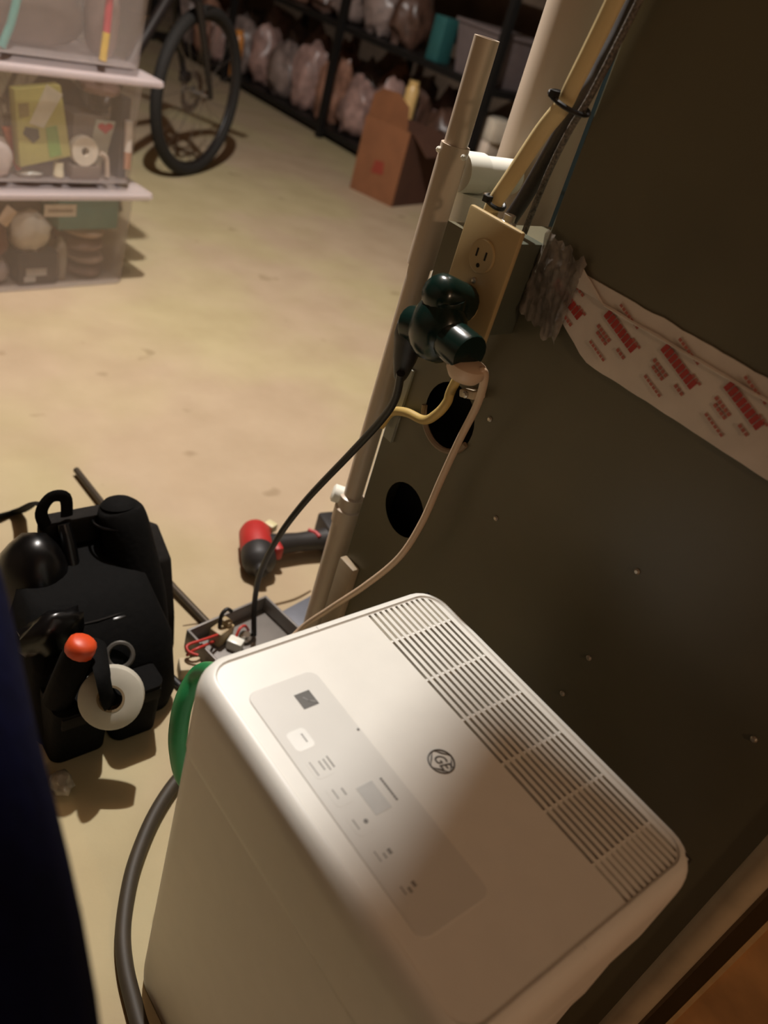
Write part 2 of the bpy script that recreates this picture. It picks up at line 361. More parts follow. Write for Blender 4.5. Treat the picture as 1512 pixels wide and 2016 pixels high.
for nm, lab, r, mt, pts in (
    ('wire_bundle', 'dark brown wire bundle rising along the furnace upper cabinet', .008, m_dk, [(1000, 440, .69), (1035, 385, .686), (1095, 280, .674), (1140, 203, .662), (1180, 135, .672), (1232, 40, .685), (1288, -80, .69), (1420, -420, .70)]),
    ('braided_wire', 'thin grey braided wire beside the dark brown wire bundle', .0032, m_braid, [(1043, 430, .68), (1082, 335, .668), (1124, 252, .655), (1165, 185, .647), (1259, 0, .646), (1311, -110, .646), (1441, -430, .646)])):
    pts = [onX(*p) for p in pts]; pts.insert(0, Vector((pts[0].x+.004, pts[0].y+.004, FZ-.001)))      # down to the furnace top
    q = MB(); q.tube(pts, r, n=10, smooth=6); q.build(nm, mt, smooth=60, label=lab, cat='wire')

# ------------------------------------------------------------------ pipes
m_pvc = mat('pvc_grey', (196, 178, 158), .35, var=.06, scale=12)
m_pvcw = mat('pvc_white', (232, 230, 218), .3, var=.03)
PXc, PYc = .690, .683
sp_ = thing('standpipe', 'thin upright plastic drain pipe with couplings at the furnace corner', 'pipe', (PXc, PYc, 0))
q = MB(); q.lathe((PXc, PYc, .33), (0, 0, 1), [(.0135, 0), (.0135, .612), (.0105, .612), (.0105, .45)], n=24, caps=False); q.build('riser', m_pvc, sp_, smooth=50)
q = MB(); q.lathe((PXc, PYc, .70), (0, 0, 1), [(.0138, 0), (.0165, 0), (.0165, .137), (.0138, .137)], n=24, caps=False); q.build('coupling', m_pvc, sp_, smooth=50)
q = MB(); q.lathe((PXc, PYc, .315), (0, 0, 1), [(.014, 0), (.021, 0), (.021, .025), (.018, .027), (.018, .045), (.014, .047)], n=24); q.build('reducer', m_pvc, sp_, smooth=50)
q = MB(); q.lathe((PXc, PYc, .0), (0, 0, 1), [(.0185, 0), (.0185, .318)], n=24); q.build('lower_pipe', m_pvc, sp_, smooth=50)
q = MB(); q.lathe((PXc-.004, PYc+.012, .352), (-.75, .65, .1), [(.013, 0), (.013, .016), (.010, .018)], n=20); q.build('end_cap', m_pvcw, sp_, smooth=50)
for px, py in ((864, 294), (913, 310)):
    MB().lathe(onR(px, py, (onX(px, py, .675)-CAM).length), (-.6, -.7, .2), [(.0035, 0), (.003, .003), (.001, .0045)], n=10).build('glue_bead', m_pvcw, sp_)
br = thing('branch_pipe', 'short white horizontal drain fitting behind the thin upright pipe', 'pipe', (.80, .66, .77))
pb = onX(940, 362, .72)
BY, BZ = .690, .808
q = MB(); q.lathe((.712, BY, BZ), (1, 0, 0), [(.0225, 0), (.0225, .035), (.020, .037), (.020, .092)], n=26); q.build('horizontal_pipe', m_pvcw, br, smooth=50)
q = MB(); q.lathe((.745, BY, BZ-.022), (0, 0, -1), [(.022, 0), (.022, .030), (.018, .032), (.018, .78)], n=26); q.build('tee_leg', m_pvcw, br, smooth=50)
VX, VY = .86, .712
q = MB(); q.lathe((VX, VY, .0), (0, 0, 1), [(.046, 0), (.046, 2.41)], n=32); q.build('vent_pipe', m_pvc, smooth=50, label='wide beige plastic vent pipe rising beside the furnace upper cabinet', cat='pipe')

# ------------------------------------------------------------------ added overhead duct, out of view, put in to shade the dehumidifier
m_galv = MATS['galvanised']
ed = Vector((-.27, -.107, 0)).normalized()
dk = thing('shade_duct', 'added unseen duct under the ceiling that shades the dehumidifier', 'duct', (-.05, .62, 1.62))
L1 = Vector((.77, 1.5, 2.22)); t1 = Vector((.405, .240, .497)); zt = 1.62
e0 = t1 + (L1-t1)*((zt-t1.z)/(L1.z-t1.z)); nd = Vector((-ed.y, ed.x, 0))
if nd.y > 0: nd = -nd
def duct_pt(u, w, z): p = e0 + ed*u + nd*w; return Vector((p.x, p.y, z))
q = MB(); q.rings([[duct_pt(u, 0, zt), duct_pt(u, .26, zt), duct_pt(u, .26, zt+.25), duct_pt(u, 0, zt+.25)] for u in (-.03, 2.2)]); q.build('shade_duct_body', m_galv, dk, smooth=0)
for u in (.05, 1.0, 2.0):
    q = MB(); q.rings([[duct_pt(u+a, -.004, zt-.004), duct_pt(u+a, .264, zt-.004), duct_pt(u+a, .264, 2.42), duct_pt(u+a, .2605, 2.42), duct_pt(u+a, .2605, zt-.0005), duct_pt(u+a, -.0005, zt-.0005), duct_pt(u+a, -.0005, 2.42), duct_pt(u+a, -.004, 2.42)] for a in (0, .03)])
    q.build('shade_duct_strap', m_galv, dk, smooth=0)

# ------------------------------------------------------------------ dehumidifier
m_wh = mat('white_plastic', (226, 222, 212), .38, var=.03, scale=40)
m_wh2 = mat('panel_plastic', (214, 211, 203), .28, var=.02)
m_grey = mat('print_grey', (120, 116, 110), .5)
m_dark = mat('display_dark', (96, 94, 90), .25)
m_ins = mat('grille_inside_shade', (54, 49, 42), .8)  # inside plastic darkened, slot shade put into the colour
DX0, DX1, DY0, DY1, DZ = .262, .533, .045, .387, .497
dh = thing('dehumidifier', 'white plastic portable dehumidifier with grille and control panel on top', 'dehumidifier', ((DX0+DX1)/2, (DY0+DY1)/2, 0))
def ins(i, z, r=.032): return rr_loop(DX0+i, DX1-i, DY0+i, DY1-i, max(r-i, .004), z)
def bins(i, z): return rr_loop(DX0+.0008+max(0, i-.006), DX1-i, DY0+i, DY1-i*.7, .028, z)
q = MB(); q.rings([bins(.010, .002), bins(.0075, .005), bins(.0065, .02), bins(.006, .035), bins(.006, .405), bins(.006, .42), bins(.010, .43)]); q.build('body', m_wh, dh, smooth=40)
q = MB(); q.rings([ins(.009, .406), ins(.003, .406), ins(.0005, .409), ins(.0003, .415), ins(.0, .470), ins(.0, .477), ins(.0015, .4865), ins(.005, .4935), ins(.009, .4965), ins(.0125, .497), ins(.0132, .4958), ins(.0145, .4952)], caps=False); q.build('top_rim', m_wh, dh, smooth=50)
GX0, GX1, GY0, GY1 = .438, .5165, .055, .3745
ZT = .4954
def clip(poly, ax_, lim, keep_less):
    out = []
    for i in range(len(poly)):
        p, q_ = poly[i-1], poly[i]
        ip = (p[ax_] <= lim) == keep_less; iq = (q_[ax_] <= lim) == keep_less
        if ip != iq: t_ = (lim-p[ax_])/(q_[ax_]-p[ax_]); out.append(p + (q_-p)*t_)
        if iq: out.append(q_)
    return out
tq = MB(); base = ins(.0140, ZT)
mid = clip(clip(base, 0, GX0, False), 0, GX1, True)
for pl_ in (clip(base, 0, GX0, True), clip(base, 0, GX1, False), clip(mid, 1, GY0, True), clip(mid, 1, GY1, False)):
    if len(pl_) > 2: tq.add(pl_, [tuple(range(len(pl_)))])
tpan = tq.build('top_panel', m_wh, dh, smooth=0, fixn=False)
MB().bb(.3846, .3854, DY1-.0130, DY1-.0085, .4960, .4970).build('rim_joint', m_wh2, dh, smooth=0)
MB().bb(.3846, .3854, DY0+.0085, DY0+.0130, .4960, .4970).build('rim_joint', m_wh2, dh, smooth=0)
ribs_y = [.337, .287, .239, .190, .142, .092]
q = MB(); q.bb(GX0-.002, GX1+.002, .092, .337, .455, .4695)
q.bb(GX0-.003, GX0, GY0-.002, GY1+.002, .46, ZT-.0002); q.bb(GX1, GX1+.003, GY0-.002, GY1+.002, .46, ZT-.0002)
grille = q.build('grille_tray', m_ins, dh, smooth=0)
q = MB(); q.bb(GX0, GX1, .337, GY1, .470, .4925); q.build('blind_section', m_wh, dh, smooth=0)
q = MB(); q.bb(GX0, GX1, GY0, .092, .470, .4925); q.build('blind_section', m_wh, dh, smooth=0)
NS = 12; pitch = (GX1-GX0)/NS; slot = .0029
me0 = None
for k in range(NS+1):
    xc = GX0 + pitch*k
    w = pitch-slot
    x0_, x1_ = max(xc-w/2, GX0), min(xc+w/2, GX1)
    if me0 is None or k == NS:
        ob = MB().bb(x0_, x1_, GY0, GY1, .484, ZT).build('slat', m_wh, dh, smooth=0, off=Vector(((x0_+x1_)/2, 0, 0)))
        ob.location = Vector(((x0_+x1_)/2, 0, 0)) - parent_off(dh)
        me0 = me0 or None
    elif k == 1 or 'slat_mesh' not in globals():
        ob = MB().bb(x0_, x1_, GY0, GY1, .484, ZT).build('slat', m_wh, dh, smooth=0, off=Vector((xc, 0, 0)))
        ob.location = Vector((xc, 0, 0)) - parent_off(dh); slat_mesh = ob.data
    else:
        ob = bpy.data.objects.new('slat', slat_mesh); COL.objects.link(ob); ob.parent = dh; ob.location = Vector((xc, 0, 0)) - parent_off(dh)
    if k == 0: me0 = ob.data
for y in ribs_y: MB().bb(GX0, GX1, y-.0011, y+.0011, .478, ZT-.0005).build('cross_rib', m_wh, dh, smooth=0)
# control panel
cp = MB(); cp.rings([rr_loop(.289, .3545, .115, .338, .009, ZT-.0005), rr_loop(.289, .3545, .115, .338, .009, ZT+.0004), rr_loop(.2896, .3539, .1156, .3374, .0085, ZT+.0008)])
cpo = cp.build('control_panel', m_wh2, dh, smooth=30)
ZP = ZT+.0008
def pr(x, y, lx, ly, mt=m_grey, nm='print', par=cpo, h=.0002): return MB().bb(x-lx/2, x+lx/2, y-ly/2, y+ly/2, ZP-.0001, ZP+h).build(nm, mt, par, smooth=0)
dsp = pr(.331, .313, .0145, .0155, m_dark, 'display')
q = MB()
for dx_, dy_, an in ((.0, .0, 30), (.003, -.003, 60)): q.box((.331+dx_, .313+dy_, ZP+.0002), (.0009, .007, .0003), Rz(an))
q.build('display_mark', mat('display_mark', (128, 126, 120), .4), cpo, smooth=0)  # faint slanted marks on the display
m_pg = mat('print_pale', (168, 164, 156), .5)
m_wp = mat('button_white', (238, 236, 228), .35)
for i, y in enumerate((.282, .255, .229, .203, .176, .148)):
    bt = MB(); bt.rings([rr_loop(.2965, .3135, y-.0095, y+.0095, .004, ZP-.0001), rr_loop(.2965, .3135, y-.0095, y+.0095, .004, ZP+.00012)])
    bo = bt.build('button', m_wp if i == 0 else m_wh2, cpo, smooth=0)
    q = MB()
    def wd(x, y_, n, s=.0011, w=.0017):
        for j in range(n): q.bb(x-s/2, x+s/2, y_+(n/2-j)*.0022-w, y_+(n/2-j)*.0022, ZP, ZP+.0003)
    if i == 0: wd(.3085, y, 4)
    elif i == 1:
        wd(.3145, y, 5); wd(.3105, y-.001, 5); wd(.3065, y, 4); wd(.2995, y, 6, .0008)
    elif i == 2: wd(.3085, y, 3); wd(.3015, y+.001, 4, .0008)
    elif i == 3:
        q.lathe((.3085, y-.001, ZP), (0, 0, 1), [(.0018, 0), (.0018, .0003)], n=10); wd(.3005, y, 4, .0008)
    elif i == 4:
        wd(.3095, y-.001, 2, .0026); wd(.3045, y-.002, 2); wd(.2995, y, 4, .0008)
    else:
        wd(.3095, y, 2, .0026); wd(.3045, y-.002, 2, .002); wd(.3000, y, 3, .001)
    q.build('button_print', m_grey, bo, smooth=0)
q = MB()
for j in range(9): q.bb(.3395, .3412, .2150+(4.5-j)*.0024-.0018, .2150+(4.5-j)*.0024, ZP, ZP+.0003)
q.build('word_print', m_grey, cpo, smooth=0)
pr(.3255, .2145, .0150, .0250, mat('status_window', (202, 201, 196), .2), 'status_window')
MB().lathe((.352, .270, ZP), (0, 0, 1), [(.0012, 0), (.0012, .0004)], n=10).build('indicator_dot', m_grey, cpo)
# round script monogram
em = MB(); ec = Vector((.395, .2155, ZT)); RR = .0108
def ring(R_, w, q, n=36):
    for s_ in (0,):
        q.tube([ec+Vector((math.cos(a)*R_, math.sin(a)*R_, .0003)) for a in (2*math.pi*k/n for k in range(n))], w, n=6, closed=True)
ring(RR, .00065, em)
m_emb = mat('emblem_grey', (92, 86, 78), .4)
emo = em.build('emblem_ring', m_emb, dh, smooth=60)
q = MB()
for k in range(4):
    a0 = math.radians(45+90*k)
    pts = []
    for j in range(9):
        t = j/8; a = a0 + math.radians(-38+76*t); r_ = RR*(.93-.18*math.sin(math.pi*t))
        pts.append(ec+Vector((math.cos(a)*r_, math.sin(a)*r_, .0003)))
    q.tube(pts, [.0002, .0003, .0005, .0006, .0006, .0006, .0005, .0003, .0002], n=6)
q.build('emblem_swirls', m_emb, emo, smooth=60)
vs_, fs_ = text_mesh('GE', .0118, .0002, .3)
q = MB(); q.add([ec+Vector((v.y*1.15, -v.x*.95, .0003+v.z)) for v in vs_], fs_); q.build('emblem_letters', m_emb, emo, smooth=0)
# side handle ledge and casters
for s_, yy in ((1, DY0), (-1, DY1)):
    MB().bb(.33, .47, yy+s_*.004-.003, yy+s_*.004+.003, .35, .406).build('side_handle', m_wh, dh, bevel=.0025)
for x in (.295, .495):
    for y in (.085, .345): MB().lathe((x, y, 0), (0, 0, 1), [(.012, 0), (.013, .001), (.013, .004)], n=16).build('foot', m_blk, dh)

# ------------------------------------------------------------------ hoses
m_gh = mat('green_hose', (38, 132, 74), .45, var=.15)
gp = [onR(392, 1328, .97), onR(364, 1375, .985), onR(352, 1432, 1.0), onR(352, 1480, 1.02), onR(364, 1530, 1.06), onR(400, 1560, 1.10), onZ(450, 1560, .0115), onZ(520, 1540, .0115)]
gp = [Vector((.36, .382, .330)), Vector((.365, .43, .332)), Vector((.375, .49, .325))] + gp
q = MB(); q.tube(gp, .0112, n=14, smooth=6)
for v in q.v: v.z = max(v.z, .0006)
q.build('green_hose', m_gh, smooth=60, label='thick green garden hose curving out behind the dehumidifier', cat='hose')
m_oh = mat('dark_hose', (58, 48, 34), .6, var=.15)
hp = [(395, 1500), (352, 1532), (305, 1602), (268, 1690), (250, 1765), (242, 1840), (247, 1905), (262, 1970), (283, 2040), (330, 2130)]
q = MB(); q.tube([onZ(x, y, .0095) for x, y in hp], .0092, n=12, smooth=6)
q.build('dark_hose', m_oh, smooth=60, label='dark rubber hose curving across the concrete floor', cat='hose')

# ------------------------------------------------------------------ junk behind the dehumidifier
m_gx = mat('grey_box_metal', (128, 122, 116), .5, metal=.2)
jb = thing('metal_tray', 'low grey metal tray on the floor behind the dehumidifier', 'tray', (.62, .77, 0))
RT = Rz(8)
MB().box((.628, .770, .004), (.165, .10, .008), RT).build('tray_base', m_gx, jb, bevel=.001)
for dx_, dy_, lx, ly in ((0, .048, .165, .004), (0, -.048, .165, .004), (.0805, 0, .004, .096), (-.0805, 0, .004, .096)):
    v = RT @ Vector((dx_, dy_, 0)); MB().box((.628+v.x, .770+v.y, .020), (lx, ly, .036), RT).build('tray_wall', m_gx, jb, bevel=.0008)
m_bl = mat('plate_bluegrey', (112, 114, 122), .5, metal=.3)
MB().box((.768, .775, .006), (.095, .08, .012), Rz(12)).build('steel_plate', m_bl, bevel=.001, label='blue grey metal plate lying on the floor beside the tray', cat='plate')
m_rw = mat('red_wire', (190, 58, 48), .45)
for i, pts in enumerate(([(428, 1250, .034), (405, 1258, .044), (370, 1270, .046), (372, 1283, .043), (390, 1290, .041)], [(464, 1256, .024), (472, 1238, .036), (482, 1232, .034), (489, 1240, .0108)], [(424, 1262, .0108), (400, 1272, .043), (380, 1281, .0425), (368, 1290, .030)])):
    q = MB(); q.tube([onZ(*p) for p in pts], .0024, n=7, smooth=5); q.build('red_wire', m_rw, smooth=60, label='thin red wire strand lying over the grey tray', cat='wire', group='red wires in the tray')
q = MB(); p = onZ(463, 1268, .0178); q.box(p, (.018, .026, .02), Rz(35)); q.build('wire_connector', m_pvcw, bevel=.003, label='small white wire connector on the grey tray', cat='connector')
q = MB(); p = onZ(480, 1258, .009); q.lathe(p, (0, -.3, 1), [(.008, 0), (.011, .004), (.011, .010), (.006, .016)], n=16); q.build('chrome_ball', mat('chrome', (220, 215, 205), .15, metal=.95), smooth=50, label='shiny round metal piece beside the white connector', cat='hardware')
q = MB(); tb = p = onZ(436, 1246, .0228); q.box(p, (.036, .024, .03), Rz(20)); q.box(p+Vector((.008, .003, .019)), (.012, .018, .012), Rz(20)); q.build('terminal_block', mat('terminal_tan', (172, 150, 112), .5), bevel=.003, label='tan plastic terminal block in the grey tray', cat='terminal')
q = MB(); q.tube([tb+Vector((-.006, 0, .013)), tb+Vector((-.004, .004, .038)), tb+Vector((.006, .006, .046)), tb+Vector((.014, .004, .040))], .0033, n=8, smooth=5); q.build('black_hook', m_blk, smooth=60, label='small black hook sticking up from the terminal block', cat='hook')
q = MB(); p0, p1 = onZ(336, 1332, .0062), onZ(355, 1351, .0062); q.tube([p0, p1], .006, n=10); q.build('black_peg', m_blk, smooth=50, label='short black peg on the floor beside the green hose', cat='peg')
q = MB(); p = onZ(373, 1316, .0121); q.box(p, (.034, .028, .024), Rz(-20)); q.build('paper_packet', mat('packet_tan', (196, 178, 146), .7), bevel=.003, label='small tan paper packet by the end of the tray', cat='packet')
# floor crack
q = MB(); q.tube([onZ(x, y, .0004) for x, y in ((360, 1232), (420, 1222), (480, 1206), (535, 1192), (580, 1180), (612, 1163))], [.001, .002, .0025, .003, .003, .002], n=6, flat=.3, up=(0, 0, 1), smooth=4)
q.build('trim_2', mat('crack_dirt', (96, 76, 50), .95), kind='structure', label='thin dirty crack line across the concrete floor')

# ------------------------------------------------------------------ impact driver
m_dr = mat('tool_red', (176, 42, 38), .5, var=.1)
m_db = mat('tool_black', (40, 36, 34), .55, var=.15)
dz = .034
A = onZ(502, 1052, .036); Bq = onZ(513, 1122, dz); ax = (Bq-A).normalized()
dr = thing('impact_driver', 'red and black cordless impact driver lying on the floor by the pipe', 'power tool', (Bq.x, Bq.y, 0))
Ln = .125
Bq = Bq - ax*.012
A = Bq - ax*.105
q = MB(); q.lathe(A, ax, [(.012, -.004), (.024, .0), (.030, .012), (.032, .05), (.030, .068)], n=24); q.build('motor_housing', m_dr, dr, smooth=50)
q = MB(); q.lathe(A, ax, [(.031, .066), (.032, .07), (.032, .092), (.028, .104), (.016, .112), (.012, .116), (.012, .126), (.007, .128)], n=24); q.build('nose', m_db, dr, smooth=50)
hd = (onZ(660, 1078, .03)-onZ(540, 1092, .03)).normalized()
h0 = A + ax*.052
q = MB(); q.tube([h0, h0+hd*.04, h0+hd*.085, h0+hd*.12, h0+hd*.145], [.026, .021, .0185, .020, .024], n=16, smooth=4); q.build('grip', m_db, dr, smooth=60)
q = MB(); q.box(h0+hd*.165, (.045, .10, .06), Matrix.Rotation(math.atan2(hd.y, hd.x), 3, 'Z')); q.build('battery', m_db, dr, bevel=.006)
q = MB(); q.box(h0+hd*.036+ax*.020+Vector((0, 0, .004)), (.018, .03, .03), Matrix.Rotation(math.atan2(hd.y, hd.x), 3, 'Z')); q.build('trigger', m_dr, dr, bevel=.006)
q = MB(); q.tube([h0+hd*.105+Vector((0, 0, .018))-ax*.012, h0+hd*.118+Vector((0, 0, .0195)), h0+hd*.125+Vector((0, 0, .018))+ax*.012], .004, n=8); q.build('grip_stripe', m_dr, dr)
q = MB(); q.box(A+ax*.012+hd*.030+Vector((0, 0, .012)), (.018, .022, .018), Rz(20)); q.build('belt_clip', mat('clip_cream', (214, 204, 160), .4), dr, bevel=.003)

# ------------------------------------------------------------------ tool bag
m_bag = mat('bag_black', (13, 12, 11), .85, var=.3, scale=120, bump=.2, spec=.12)
m_bag2 = mat('bag_grey_black', (32, 29, 26), .85, var=.2, scale=120, bump=.2, spec=.15)
m_gl = mat('gloss_black', (7, 6, 6), .3)
bg = thing('tool_bag', 'black tool bag with pockets and webbing loops standing on the concrete', 'bag', (.37, .82, 0))
q = MB(); q.rings([rr_loop(.275, .475, .705, .925, .03, 0), rr_loop(.27, .48, .70, .93, .035, .03), rr_loop(.278, .474, .72, .93, .035, .12), rr_loop(.29, .462, .79, .93, .03, .17), rr_loop(.30, .45, .82, .925, .02, .175)]); q.build('bag_body', m_bag, bg, smooth=60)
q = MB(); q.tube([(.452, .905, .238), (.453, .902, .230), (.456, .885, .206), (.467, .837, .115), (.474, .805, .02)], [.026, .033, .0365, .037, .034], n=18, smooth=5)
for v in q.v: v.z = max(v.z, .001)
q.lathe((.4518, .9055, .239), (-.05, .25, 1), [(.026, 0), (.020, .006), (.008, .009)], n=18)
tpk = q.build('tall_pocket', m_bag, bg, smooth=60)
q = MB(); q.tube([(.452+math.cos(a)*.0375, .8985+math.sin(a)*.0375, .216-.26*math.sin(a)*.0375) for a in (2*math.pi*k/28 for k in range(28))], .0022, n=6, closed=True); q.build('piping', m_gl, tpk)
q = MB(); q.rings([[Vector((.478+a, y_, z_)) for y_, z_ in ((.94, .165), (.915, .178), (.86, .15), (.825, .06), (.812, .0), (.94, .0))] for a in (.018, .048)]); q.build('side_flap', m_bag2, bg, bevel=.005)
q = MB(); q.box((.398, .925, .111), (.105, .026, .221)); q.build('back_panel', m_bag2, bg, bevel=.006)
q = MB(); q.blob((.325, .885, .098), (.115, .12, .235), 4, .06, 1.2)
for v in q.v: v.z = max(v.z, .001)
q.build('round_pouch', m_gl, bg, smooth=70)
q = MB(); q.tube([(.372, .905, .222), (.374, .885, .19), (.378, .850, .12)], [.009, .011, .010], n=10, smooth=4); q.build('pouch_ridge', m_gl, bg, smooth=60)
for k, (cx_, cy_, w) in enumerate(((.318, .712, .075), (.398, .712, .066))):
    q = MB(); q.rings([rr_loop(cx_-w/2, cx_+w/2, cy_-.035, cy_+.02, .015, .002), rr_loop(cx_-w/2, cx_+w/2, cy_-.04, cy_+.03, .015, .10), rr_loop(cx_-w/2+.006, cx_+w/2-.006, cy_-.03, cy_+.03, .012, .102)]); fp = q.build('front_pocket', m_bag, bg, smooth=60)
    MB().box((cx_, cy_-.038, .085), (w*.8, .006, .020)).build('pocket_band', m_bag2, fp, bevel=.001)
for zz in (.125, .150): MB().tube([(.29, .792+(.150-zz)*1.2-.012, zz), (.37, .785+(.150-zz)*1.2-.014, zz), (.45, .792+(.150-zz)*1.2-.012, zz)], .008, n=6, flat=.3, up=(0, 1, .3), smooth=4).build('webbing_band', m_bag2, bg, smooth=40)
MB().box((.40, .770, .139), (.022, .012, .03)).build('buckle', m_gl, bg, bevel=.003)
q = MB(); q.blob((.312, .770, .15), (.085, .05, .075), 9, .35, 2.2); q.build('gloss_flap', m_gl, bg, smooth=70)
t = Vector((.352, .915, .212))
q = MB(); q.tube([t, t+Vector((-.008, 0, .03)), t+Vector((.006, .004, .05)), t+Vector((.026, .004, .045)), t+Vector((.028, 0, .015))], .009, n=8, flat=.3, up=(0, 1, 0), smooth=5); q.build('webbing_loop', m_bag, bg, smooth=60)
q = MB(); q.tube([t+Vector((-.004, 0, .035)), onR(70, 990, 1.35), onZ(40, 1005, .02), onZ(-10, 1020, .006), onZ(-60, 1045, .006)], [.006, .007, .013, .015, .015], n=8, flat=.35, up=(0, 0, 1), smooth=5)
for v in q.v: v.z = max(v.z, .001)
q.build('shoulder_strap', m_bag, bg, smooth=60)
q = MB(); c = onR(236, 1290, 1.186); ev = (CAM-c).normalized(); x_ = ev.orthogonal().normalized(); y_ = ev.cross(x_)
q.tube([c+(x_*math.cos(a)+y_*math.sin(a))*.0168 for a in (2*math.pi*k/20 for k in range(20))], .0035, n=7, closed=True); q.build('ring', mat('ring_grey', (96, 92, 86), .4, metal=.5), bg)
q = MB(); q.tube([onR(192, 1262, 1.188), onR(195, 1285, 1.148), onR(201, 1325, 1.104), onR(211, 1372, 1.115), onR(218, 1384, 1.143)], .0125, n=8, flat=.3, up=(.6, .5, .6), smooth=4); q.build('tape_strap', m_bag, bg, smooth=60)
# tape roll hanging on strap
tr = thing('tape_roll', 'white roll of tape hanging on the front strap of the black tool bag', 'tape roll', onR(220, 1372, 1.15))
c = onR(220, 1372, 1.141); axr = (CAM-c).normalized(); axr = (axr + Vector((.0, .12, -.35))).normalized()
q = MB(); q.lathe(c, axr, [(.0175, -.012), (.039, -.012), (.0405, -.011), (.0405, .011), (.039, .012), (.0175, .012)], n=36, caps=False); q.build('tape_wound', mat('tape_white', (196, 190, 174), .5), tr, smooth=40)
q = MB(); q.lathe(c, axr, [(.0145, -.0122), (.0175, -.0122), (.0175, .0124), (.0145, .0124)], n=28, caps=False); q.build('core', mat('tape_core', (150, 130, 100), .7), tr, smooth=40)
# orange capped tool
oc = thing('screwdriver', 'black handled tool with an orange cap in the tool bag pocket', 'tool', onR(155, 1295, 1.12))
c = onR(150, 1295, 1.117); d_ = Vector((.26, -.05, 1)).normalized()
q = MB(); q.lathe(c, d_, [(.014, -.085), (.019, -.078), (.0195, .0), (.018, .012)], n=14); q.build('handle', m_bag, oc, smooth=50)
q = MB(); q.lathe(c, d_, [(.0185, .011), (.019, .016), (.018, .026), (.012, .031)], n=14); q.build('cap', mat('cap_orange', (214, 74, 30), .45), oc, smooth=50)
# long rod behind the bag
q = MB(); q.tube([onZ(150, 925, .012), onZ(240, 1040, .012), onZ(345, 1160, .012), onZ(412, 1230, .010)], .0062, n=10); q.build('steel_rod', mat('rod_dark', (76, 66, 54), .5, metal=.5), smooth=50, label='long thin dark rod lying on the floor under the tool bag', cat='rod')
for px, py, s_ in ((150, 1500, .05), (130, 1470, .06)):
    pass
q = MB(); p = onZ(120, 1542, .012); q.blob(p, (.030, .034, .024), 5, .3, 2); q.build('crumpled_wrapper', mat('wrapper', (168, 158, 140), .3, var=.5, scale=60), smooth=60, label='crumpled pale plastic wrapper beside the tool bag', cat='wrapper')

# ------------------------------------------------------------------ storage bins
Pb = onZ(0, 580, 0); Pe = onZ(255, 560, 0); bd = (Pe-Pb).normalized(); bn = Vector((-bd.y, bd.x, 0)); bang = math.atan2(bd.y, bd.x)
Rb = Matrix.Rotation(bang, 3, 'Z')
def BP(s, dep, z): v = Pb + bd*s + bn*dep; return Vector((v.x, v.y, z))
def bpx(px, py, dep):
    w = onP(px, py, Pb+bn*dep, bn); return ((w-Pb).dot(bd), w.z)
m_bin = mat('clear_bin_plastic', (206, 194, 190), .25, var=.05, scale=8, alpha=.33)
m_lid = mat('bin_lid_plastic', (206, 190, 188), .4, var=.04, scale=10, alpha=.55)
BW0, BW1, BD, BH = -.20, .385, .30, .262
def bin_loop(s0, s1, d0, d1, r, z): return [BP(v.x, v.y, z) for v in rr_loop(s0, s1, d0, d1, r, 0)]
labs = ('clear plastic storage bin on the floor, lowest of the stack', 'clear plastic storage bin in the middle of the stack', 'clear plastic storage bin on top of the stack')
for i in range(3):
    z0 = .0015 + i*.2875
    bt = thing('storage_bin', labs[i], 'storage bin', BP(.09, .15, z0), group='stacked clear storage bins')
    q = MB(); T = .002
    def o(e, z): return bin_loop(BW0+.012-e, BW1-.012+e, .008-e, BD-.008+e, .03, z0+z)
    q.rings([o(-.008, .004), o(-.002, 0), o(0, .006), o(.010, .250), o(.014, .256), o(.022, .257), o(.022, .264)], caps=False)
    k = len(q.v); lp0 = o(-.008, .004); q.add(lp0, [tuple(range(len(lp0)))])
    q.build('tub', m_bin, bt, smooth=50)
    q = MB(); q.rings([o(.024, .258), o(.045, .2585), o(.048, .263), o(.046, .272), o(.030, .2745), o(.016, .270), o(.008, .268), o(-.02, .268)], caps=True); q.build('lid', m_lid, bt, smooth=50)
    if i == 0:
        s0, zz = bpx(90, 405, -.006); s1, z1 = bpx(152, 428, -.006)
        lb = MB().box(BP((s0+s1)/2, .0005, (zz+z1)/2), (abs(s1-s0), .001, abs(zz-z1)), Rb).build('sticker', mat('sticker_white', (226, 214, 200), .6), bt, smooth=0)
        q = MB()
        for j in range(9): q.box(BP((s0+s1)/2+(j-4)*.0075, -.0003, (zz+z1)/2), (.005, .0008, .007), Rb)
        q.build('sticker_print', mat('sticker_print', (150, 138, 128), .7), lb, smooth=0)
Z1, Z2 = .2875, .575
def bbox(name, px0, py0, px1, py1, dep, th, c, lab, cat, rot=0, rough=.7, group=None, bev=.003, zmin=None, smax=.352):
    s0, z1 = bpx(px0, py0, dep); s1, z0 = bpx(px1, py1, dep)
    if zmin is not None: z0 = zmin
    s1 = min(s1, smax)
    R = Rb @ Matrix.Rotation(math.radians(rot), 3, 'Y')
    return MB().box(BP((s0+s1)/2, dep+th/2, (z0+z1)/2), (s1-s0, th, z1-z0), R).build(name, mat('c_%d_%d_%d' % c, c, rough, var=.12, scale=25), bevel=bev, label=lab, cat=cat, group=group)
